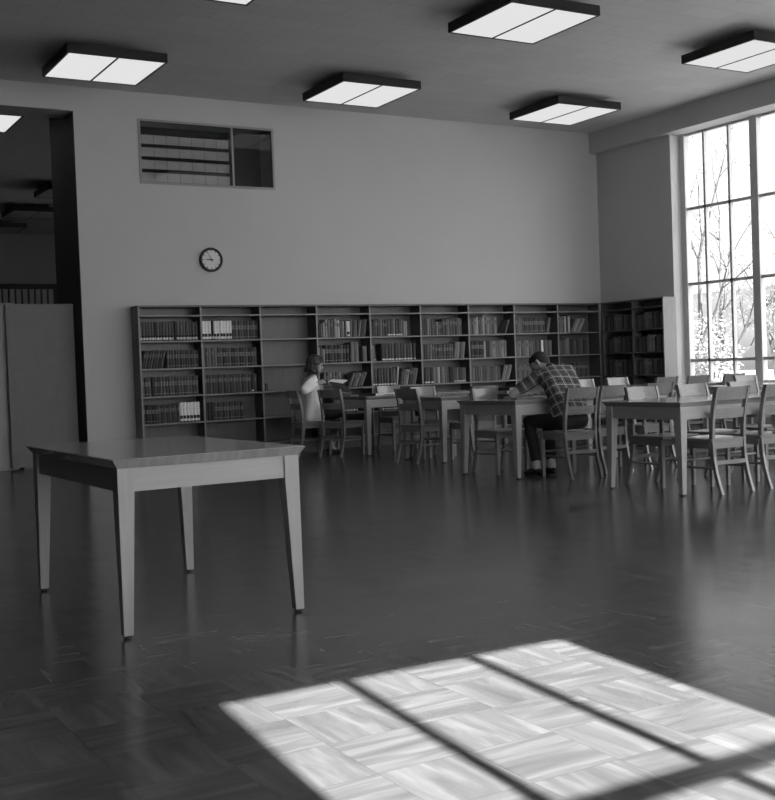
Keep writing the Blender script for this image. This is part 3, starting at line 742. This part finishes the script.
def head(B, c, f, up, s=1.0):
    """skull, jaw, nose, brow, lips, ears around centre c; f = facing direction"""
    f = V(f).normalized(); up = V(up); up = (up - f * up.dot(f)).normalized(); l = up.cross(f); c = V(c)
    P = lambda a, b, z: c + f * a * s + l * b * s + up * z * s
    B.hull((P(-.025, 0, .030), .082 * s), (P(.025, 0, .035), .072 * s), (P(-.02, 0, -.01), .070 * s))
    B.hull((P(.035, .030, -.02), .036 * s), (P(.035, -.030, -.02), .036 * s), (P(.050, 0, -.085), .024 * s), (P(-.02, .045, -.045), .024 * s), (P(-.02, -.045, -.045), .024 * s), (P(.048, 0, .03), .046 * s))
    B.hull((P(.090, 0, .005), .009 * s), (P(.112, 0, -.032), .011 * s), (P(.088, .012, -.034), .009 * s), (P(.088, -.012, -.034), .009 * s))
    B.hull((P(.083, .030, .018), .010 * s), (P(.090, 0, .020), .010 * s)); B.hull((P(.083, -.030, .018), .010 * s), (P(.090, 0, .020), .010 * s))
    B.hull((P(.083, .018, -.062), .008 * s), (P(.089, 0, -.060), .009 * s), (P(.083, -.018, -.062), .008 * s))
    B.hull((P(.081, .015, -.074), .008 * s), (P(.085, 0, -.074), .009 * s), (P(.081, -.015, -.074), .008 * s))
    B.hull((P(.075, 0, -.100), .016 * s), (P(.05, 0, -.09), .02 * s))
    for q in (1, -1): B.hull((P(-.012, q * .077, .014), .010 * s), (P(-.020, q * .084, .020), .012 * s), (P(-.012, q * .078, -.024), .009 * s))
    return P
def face_bits(P, body, s=1.0):
    for q in (1, -1):
        m = MB(); p = P(.0795, q * .031, -.002)
        bmesh.ops.create_uvsphere(m.bm, u_segments=10, v_segments=6, radius=.0095 * s, matrix=Matrix.Translation(p)); m.build('eye', MAT['eye'], body, True)
    m = MB(); m.tube([P(.0885, .020, -.068), P(.0955, 0, -.067), P(.0885, -.020, -.068)], .0035 * s, 6); m.build('lips', MAT['lip'], body, True)

def plaid_uv(o, frames):
    """frames: (test point a, point b, origin, u axis, v axis, radial?)"""
    me = o.data; uv = me.uv_layers.new(name='UVMap')
    for lp in me.loops:
        p = me.vertices[lp.vertex_index].co
        best = None
        for a, b, ua, va, rad in frames:
            ab = b - a; t = max(0, min(1, (p - a).dot(ab) / ab.dot(ab))); dd = (p - (a + ab * t)).length / rad
            if best is None or dd < best[0]: best = (dd, a, ua, va)
        q = p - best[1]; uv.data[lp.index].uv = (q.dot(best[2]), q.dot(best[3]))

# --- the man bending over his book
pel = V((7.09, 8.65, .555)); lum = V((7.105, 8.68, .73)); che = V((7.13, 8.83, .915)); nb_ = V((7.145, 9.00, 1.035))
shL = V((6.95, 8.99, .970)); shR = V((7.335, 8.945, 1.015)); hc = V((7.105, 9.135, 1.100))
elL = V((6.745, 9.13, .808)); wrL = V((7.00, 9.245, .800)); elR = V((7.455, 9.10, .808)); wrR = V((7.25, 9.33, .800))
hpL, hpR = V((6.995, 8.68, .540)), V((7.18, 8.68, .540)); knL, knR = V((6.91, 9.08, .535)), V((7.15, 9.10, .535)); anL, anR = V((6.875, 8.93, .085)), V((7.035, 8.90, .085))
def torso(B, e):
    B.hull((pel + V((-.115, .02, 0)), .095 + e), (pel + V((.09, 0, 0)), .095 + e), (lum + V((-.115, .01, 0)), .09 + e), (lum + V((.075, 0, 0)), .09 + e))
    B.hull((lum + V((-.115, .01, 0)), .09 + e), (lum + V((.075, 0, 0)), .09 + e), (che + V((-.110, .0, 0)), .095 + e), (che + V((.085, 0, 0)), .095 + e))
    B.hull((che + V((-.110, 0, 0)), .095 + e), (che + V((.085, 0, 0)), .095 + e), (shL + V((.03, -.01, 0)), .055 + e), (shR + V((-.03, -.01, 0)), .055 + e), (nb_ + V((0, -.02, -.01)), .055 + e))
B = Blob(); torso(B, -.034)
B.hull((nb_, .058), (hc + V((-.005, -.055, -.03)), .055))
fd = V((-.42, .62, -.66))
P = head(B, hc, fd, V((-.25, .55, .80)), 1.0)
for sh, el, wr in ((shL, elL, wrL), (shR, elR, wrR)):
    B.chain((sh, .054), (sh.lerp(el, .5), .048), (el, .040), (el.lerp(wr, .35), .040), (wr, .026))
hand(B, wrL, (wrR - elL) * .6 + V((.2, .2, -.02)), (0, 0, 1), 1, .45); hand(B, wrR, V((-.9, .25, -.02)), (0, 0, 1), -1, .45)
for hp, kn, an in ((hpL, knL, anL), (hpR, knR, anR)):
    B.chain((hp, .075), (kn, .052), (kn.lerp(an, .35), .052), (an, .034)); B.hull((an, .032), (an + V((0, .12, -.05)), .024))
man = B.build('person', MAT['skin'], None, .008, 3)
tag(man, 'person in a plaid shirt bent over the table, arms folded under lowered head', 'person')
face_bits(P, man)
B = Blob(); B.hull((P(-.032, 0, .036), .087), (P(.012, 0, .048), .076), (P(-.045, 0, -.005), .070)); B.hull((P(-.05, 0, -.03), .055), (P(-.045, 0, .0), .07))
B.build('hair', MAT['hair_short'], man, .007, 2)
B = Blob(); torso(B, .012)
B.hull((nb_ + V((0, 0, .0)), .064), (nb_ + V((-.01, .02, .022)), .058))
cutp = pel.lerp(lum, .18)
sleeves = []
for sh, el in ((shL, elL), (shR, elR)):
    B.chain((sh, .066), (sh.lerp(el, .35), .066), (sh.lerp(el, .60), .064))
shirt = B.build('shirt', MAT['plaid'], man, .009, 3, [(cutp, (0, -.12, -1))])
dv = (nb_ - pel).normalized(); du = V((1, -.06, .04)).normalized()
du = du + du.cross(dv) * .7
frames = [(pel, che, du, dv, .16), (che, nb_, du, dv, .16)]
for sh, el in ((shL, elL), (shR, elR)):
    ax = (el - sh).normalized(); ux = ax.cross(V((0, 1, .4))).normalized(); frames.append((sh.lerp(el, .15), el, ux, ax, .062))
plaid_uv(shirt, frames)
B = Blob(); B.hull((pel + V((-.105, .01, -.005)), .098), (pel + V((.105, .01, -.005)), .098), (pel + V((-.09, .02, .06)), .085), (pel + V((.09, .02, .06)), .085))
for hp, kn, an in ((hpL, knL, anL), (hpR, knR, anR)):
    B.chain((hp, .092), (hp.lerp(kn, .6), .074), (kn, .064), (kn.lerp(an, .4), .062), (kn.lerp(an, .80), .054))
B.build('trousers', MAT['trousers'], man, .009, 3)
for kn, an in ((knL, anL), (knR, anR)):
    B = Blob(); B.chain((kn.lerp(an, .62), .046), (an, .040), (an + V((0, .03, -.03)), .036)); B.build('sock', MAT['sock'], man, .007, 2)
    B = Blob(); B.hull((an + V((0, -.035, -.045)), .036), (an + V((0, .01, -.03)), .044), (an + V((0, .10, -.05)), .034), (an + V((-.01, .17, -.056)), .028))
    B.build('shoe', MAT['shoe'], man, .007, 2, [((0, 0, .003), (0, 0, -1))])

# --- the woman in white, reading at the far table
O_ = V((6.775, 13.60, 0)); FA = math.radians(-3); FW = V((math.cos(FA), math.sin(FA), 0)); LF = V((-math.sin(FA), math.cos(FA), 0))
W = lambda a, b, z: O_ + FW * a + LF * b + V((0, 0, z))
pe, ch_, nk = W(-.06, 0, .545), W(-.03, 0, .86), W(.01, 0, 1.035); sR, sL = W(-.05, -.155, .990), W(0, .155, .985)
hd = W(.055, 0, 1.195); eR, wR = W(-.225, -.26, .870), W(-.015, -.245, .955); eL, wL = W(.10, .22, .84), W(.22, .10, .90)
hR, hL = W(-.03, -.085, .535), W(-.03, .085, .535); kR, kL = W(.38, -.08, .53), W(.38, .09, .53); aR, aL = W(.22, -.07, .085), W(.27, .09, .085)
B = Blob()
B.hull((pe + LF * .08, .09), (pe - LF * .08, .09), (W(-.04, .06, .74), .075), (W(-.04, -.06, .74), .075)); B.hull((W(-.04, .06, .74), .075), (W(-.04, -.06, .74), .075), (ch_ + LF * .07, .085), (ch_ - LF * .07, .085), (sR, .045), (sL, .045), (nk, .045))
B.hull((nk, .046), (W(.035, 0, 1.12), .046)); Q = head(B, hd, FW * .95 - LF * .16 + V((0, 0, -.20)), V((.1, 0, 1)), .96)
for sh, el, wr in ((sR, eR, wR), (sL, eL, wL)): B.chain((sh, .042), (el, .034), (el.lerp(wr, .4), .034), (wr, .022))
hand(B, wR, FW * .8 + LF * .2 + V((0, 0, .15)), V((0, 0, .5)) - LF * .9, 1, .6, .92); hand(B, wL, FW * .8 - LF * .3 + V((0, 0, -.1)), V((0, 0, 1)) + LF * .8, -1, .6, .92)
for hp, kn, an in ((hR, kR, aR), (hL, kL, aL)):
    B.chain((hp, .072), (kn, .048), (kn.lerp(an, .35), .046), (an, .030)); B.hull((an, .03), (an + FW * .10 + V((0, 0, -.055)), .022))
wom = B.build('person', MAT['skin'], None, .008, 3)
tag(wom, 'person with wavy hair in a white smock, sitting and reading a held-up book', 'person')
face_bits(Q, wom, .96)
B = Blob(); B.hull((Q(-.035, 0, .045), .094), (Q(.015, 0, .062), .080), (Q(-.05, 0, -.02), .085))
rr = random.Random(4)
for k in range(46):
    a = rr.uniform(.42, 1.0) * PI * rr.choice((-1, 1)); z = rr.uniform(-.115, .06); r0 = .088 + .022 * (1 - (z + .1) / .16)
    p = Q(math.cos(a) * r0 - .012, math.sin(a) * r0 * .92, z); B.hull((p, rr.uniform(.020, .032)), (p * .8 + Q(-.02, 0, z + .02) * .2, .03))
for k in range(14):
    a = rr.uniform(-.9, .9); p = Q(math.cos(a) * .075, math.sin(a) * .085, .085 + rr.uniform(-.01, .02)); B.hull((p, rr.uniform(.018, .026)), (Q(0, 0, .06), .05))
B.build('hair', MAT['hair'], wom, .007, 2)
B = Blob(); e = .014
B.hull((W(-.05, .085, .70), .10), (W(-.05, -.085, .70), .10), (ch_ + LF * .075, .10), (ch_ - LF * .075, .10)); B.hull((ch_ + LF * .075, .10), (ch_ - LF * .075, .10), (sR, .058), (sL, .058), (nk + V((0, 0, -.02)), .058))
B.hull((W(-.05, .085, .70), .10), (W(-.05, -.085, .70), .10), (W(-.11, .135, .49), .085), (W(-.11, -.135, .49), .085), (W(.02, -.12, .50), .085), (W(.02, .12, .50), .085))
for sh, el, wr in ((sR, eR, wR), (sL, eL, wL)):
    mid = sh.lerp(el, .55); B.chain((sh, .060), (mid, .070), (el, .064), (el.lerp(wr, .45), .056), (el.lerp(wr, .78), .034))
B.build('smock', MAT['blouse'], wom, .009, 3, [((0, 0, .452), (0, 0, -1))])
B = Blob()
for hp, kn in ((hR, kR), (hL, kL)): B.chain((hp + V((0, 0, .0)), .084), (kn, .062))
B.hull((hR, .084), (hL, .084), (kR, .060), (kL, .060)); B.hull((kR, .060), (kL, .060), (kR + FW * .01 + V((0, 0, -.10)), .050), (kL + FW * .01 + V((0, 0, -.10)), .050))
B.build('skirt', MAT['skirt'], wom, .009, 3)
for an in (aR, aL):
    B = Blob(); B.chain((an + V((0, 0, .06)), .036), (an, .035), (an + FW * .03 + V((0, 0, -.03)), .034)); B.build('sock', MAT['sock'], wom, .007, 2)
    B = Blob(); B.hull((an - FW * .03 + V((0, 0, -.05)), .031), (an + FW * .01 + V((0, 0, -.04)), .036), (an + FW * .09 + V((0, 0, -.055)), .029), (an + FW * .14 + V((0, 0, -.06)), .024))
    B.build('shoe', MAT['shoe'], wom, .007, 2, [((0, 0, .003), (0, 0, -1))])
# the book she holds: dark covers tilted towards us, pages open on the far side
hb = empty('open_book', (7.11, 13.35, .80), 'large dark-covered book propped open in the hands of the woman in white', 'book', 'books on the reading tables', math.radians(8))
def leaf_(name, m, pts, th, parent):
    mb = MB(); a, b, c, d = [V(p) for p in pts]; n = (b - a).cross(d - a).normalized() * th
    mb.loft([[tuple(p) for p in (a, b, c, d)], [tuple(p + n) for p in (a, b, c, d)]]); return mb.build(name, m, parent)
A_, B_, C_, D_ = (-.19, -.075, .03), (.10, -.075, .0), (.02, .03, .125), (-.22, .02, .165)
leaf_('front_cover', MAT['black'], (A_, B_, C_, D_), .004, hb)
leaf_('pages', MAT['paper'], ((-.185, -.065, .036), (.095, -.065, .006), (.02, .035, .125), (-.213, .025, .165)), -.020, hb)
leaf_('back_cover', BK['ink'], ((.02, .055, .118), (-.225, .05, .15), (-.05, .19, .17), (.20, .19, .155)), .004, hb)
leaf_('pages', MAT['paper'], ((.02, .052, .125), (-.22, .047, .157), (-.046, .187, .178), (.196, .187, .163)), -.014, hb)
#PEOPLE1

# ------------------------------------------------------------------ outdoors
GZ = -.35
struct(bx('ground', MAT['ground'], 13.0, 160, -60, 160, GZ - .2, GZ))
struct(bx('ground_behind', MAT['ground'], -60, 13.0, -80, -2.4, GZ - .2, GZ))
struct(bx('ground_left', MAT['ground'], -60, XL - .3, -2.4, 60, GZ - .2, GZ))
m = MB(); rings = []
for i in range(25):
    t = i / 24; ang = math.radians(10 + 70 * t); d = 105
    h = 9.3 + 1.3 * math.sin(t * 9) + .5 * math.sin(t * 23 + 1)
    c = Vector((math.sin(ang), math.cos(ang), 0))
    rings.append([tuple(c * d + Vector((0, 0, GZ))), tuple(c * (d + 8) + Vector((0, 0, GZ + h * .7))), tuple(c * (d + 22) + Vector((0, 0, GZ + h))), tuple(c * (d + 40) + Vector((0, 0, GZ)))])
m.loft(rings); struct(m.build('hills', MAT['hill'], None, True))

def branchy(m, p, d, ln, r, lev, tips, rr):
    n = 4; pts = [p]; rad = [r]
    q = p.copy(); dd = d.copy()
    for i in range(n):
        dd = (dd + Vector((rr.uniform(-.16, .16), rr.uniform(-.16, .16), rr.uniform(-.02, .12)))).normalized()
        q = q + dd * ln / n; pts.append(q.copy()); rad.append(r * (1 - .55 * (i + 1) / n))
    m.tube(pts, rad, 6 if lev < 2 else 4)
    if lev >= 3: tips.append(q); tips.append(pts[2]); return
    for k in range(rr.randint(3, 4)):
        i = rr.randint(1, n); a = rr.uniform(0, 2 * PI); sp = rr.uniform(.5, .95)
        nd = (dd * math.cos(sp) + Vector((math.cos(a), math.sin(a), rr.uniform(-.1, .3))).normalized() * math.sin(sp)).normalized()
        branchy(m, pts[i], nd, ln * rr.uniform(.5, .72), rad[i] * .6, lev + 1, tips, rr)
    branchy(m, q, dd, ln * .7, rad[-1], lev + 1, tips, rr)
def leaves(m, pts, n, sz, spread, rr):
    for p in pts:
        for _ in range(n):
            c = p + Vector((rr.gauss(0, spread), rr.gauss(0, spread), rr.gauss(0, spread)))
            a = Vector((rr.uniform(-1, 1), rr.uniform(-1, 1), rr.uniform(-1, 1))).normalized(); b = a.orthogonal().normalized(); s = sz * rr.uniform(.6, 1.3)
            vs = [m.bm.verts.new(c + v) for v in (a * s, b * s * .5, -a * s, -b * s * .5)]
            f_ = m.bm.faces.new(vs); f_.material_index = m.mi
def tree(loc, h, r, seed, label, lm, nl, sz, spread):
    rr = random.Random(seed); t = empty('tree', loc, label, 'tree', 'trees outside the window')
    m = MB(); tips = []; branchy(m, Vector((0, 0, 0)), Vector((0, 0, 1)), h * .42, r, 0, tips, rr); m.build('trunk', MAT['bark'], t)
    m = MB(); leaves(m, tips, nl, sz, spread, rr); m.build('foliage', MAT[lm], t)
tree((24.0, 23.62, GZ), 8.5, .13, 4, 'thin nearly bare tree just outside the window, left panes', 'leaf', 7, .06, .22)
tree((33.0, 31.0, GZ), 9.0, .16, 11, 'pale hazy tree further out, seen through the middle panes', 'leaf', 5, .07, .3)
tree((44.0, 38.0, GZ), 10.0, .2, 21, 'far pale tree at the right of the visible window', 'leaf', 6, .1, .5)
def bush(loc, w, h, seed, label, lm, n, sz):
    rr = random.Random(seed); t = empty('bush', loc, label, 'bush', 'bushes outside the window')
    m = MB(); tips = []
    for k in range(14):
        a = rr.uniform(0, 2 * PI); e = rr.uniform(.25, 1.0)
        end = Vector((math.cos(a) * w * (1 - e * .5) * rr.uniform(.5, 1), math.sin(a) * w * (1 - e * .5) * rr.uniform(.5, 1), h * e))
        mid = end * .5 + Vector((0, 0, h * .12)); m.tube([Vector((math.cos(a) * .05, math.sin(a) * .05, 0)), mid, end], [.02, .014, .005], 5); tips += [end, mid, mid.lerp(end, .5)]
    m.build('stem', MAT['bark'], t)
    m = MB(); leaves(m, tips, n, sz, w * .22, rr); m.build('foliage', MAT[lm], t)
bush((20.6, 19.85, GZ), .85, 2.35, 5, 'bush covered in white blossom close outside the lower window panes', 'blossom', 42, .045)
bush((17.6, 17.3, GZ), .45, 1.35, 8, 'small dark leafy bush below the white blossoms outside', 'leaf_dark', 30, .06)

# ------------------------------------------------------------------ light, world, camera
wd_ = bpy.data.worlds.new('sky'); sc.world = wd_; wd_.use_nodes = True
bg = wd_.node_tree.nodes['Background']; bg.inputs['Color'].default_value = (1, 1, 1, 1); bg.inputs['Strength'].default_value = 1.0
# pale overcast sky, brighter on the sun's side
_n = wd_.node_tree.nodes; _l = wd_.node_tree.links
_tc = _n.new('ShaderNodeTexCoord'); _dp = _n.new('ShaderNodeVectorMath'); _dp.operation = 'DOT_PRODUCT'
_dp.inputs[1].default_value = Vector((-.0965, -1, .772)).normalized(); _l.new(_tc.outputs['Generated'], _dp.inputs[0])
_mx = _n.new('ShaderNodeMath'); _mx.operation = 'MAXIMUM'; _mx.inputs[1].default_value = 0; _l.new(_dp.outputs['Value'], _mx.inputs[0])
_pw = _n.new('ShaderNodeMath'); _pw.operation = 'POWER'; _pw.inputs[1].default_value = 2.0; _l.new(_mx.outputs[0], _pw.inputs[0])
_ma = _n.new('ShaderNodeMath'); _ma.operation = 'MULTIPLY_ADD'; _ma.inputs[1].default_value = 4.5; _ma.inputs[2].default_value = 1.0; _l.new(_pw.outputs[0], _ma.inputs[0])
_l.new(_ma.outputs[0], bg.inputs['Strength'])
sd = bpy.data.lights.new('sun', 'SUN'); sd.energy = 30.5; sd.angle = math.radians(.45); sd.color = (1, 1, 1)
so = bpy.data.objects.new('sun', sd); COL.objects.link(so)
so.rotation_euler = Vector((.0965, 1, -.772)).to_track_quat('-Z', 'Y').to_euler(); so.location = (0, -10, 12)

yaw, pitch, roll = (math.radians(a) for a in (-30.21740646, -1.66689894, -2.13899861))
rt = Vector((math.cos(yaw), math.sin(yaw), 0)); fw = Vector((-math.sin(yaw), math.cos(yaw), 0)); up = Vector((0, 0, 1))
f2 = fw * math.cos(pitch) + up * math.sin(pitch); u2 = up * math.cos(pitch) - fw * math.sin(pitch)
r3 = rt * math.cos(roll) + u2 * math.sin(roll); u3 = u2 * math.cos(roll) - rt * math.sin(roll)
cd = bpy.data.cameras.new('camera'); co = bpy.data.objects.new('camera', cd); COL.objects.link(co)
cd.sensor_fit = 'HORIZONTAL'; cd.sensor_width = 36; cd.lens = 1140.15 * 36 / 775; cd.clip_start = .05; cd.clip_end = 500
co.matrix_world = Matrix(((r3.x, u3.x, -f2.x, 0), (r3.y, u3.y, -f2.y, 0), (r3.z, u3.z, -f2.z, 1.13), (0, 0, 0, 1)))
sc.camera = co
vs_ = sc.view_settings; vs_.view_transform = 'Standard'; vs_.look = 'None'; vs_.gamma = 1; vs_.use_curve_mapping = False; vs_.exposure = 0.68
sc.cycles.max_bounces = 10; sc.cycles.diffuse_bounces = 6; sc.cycles.use_denoising = True
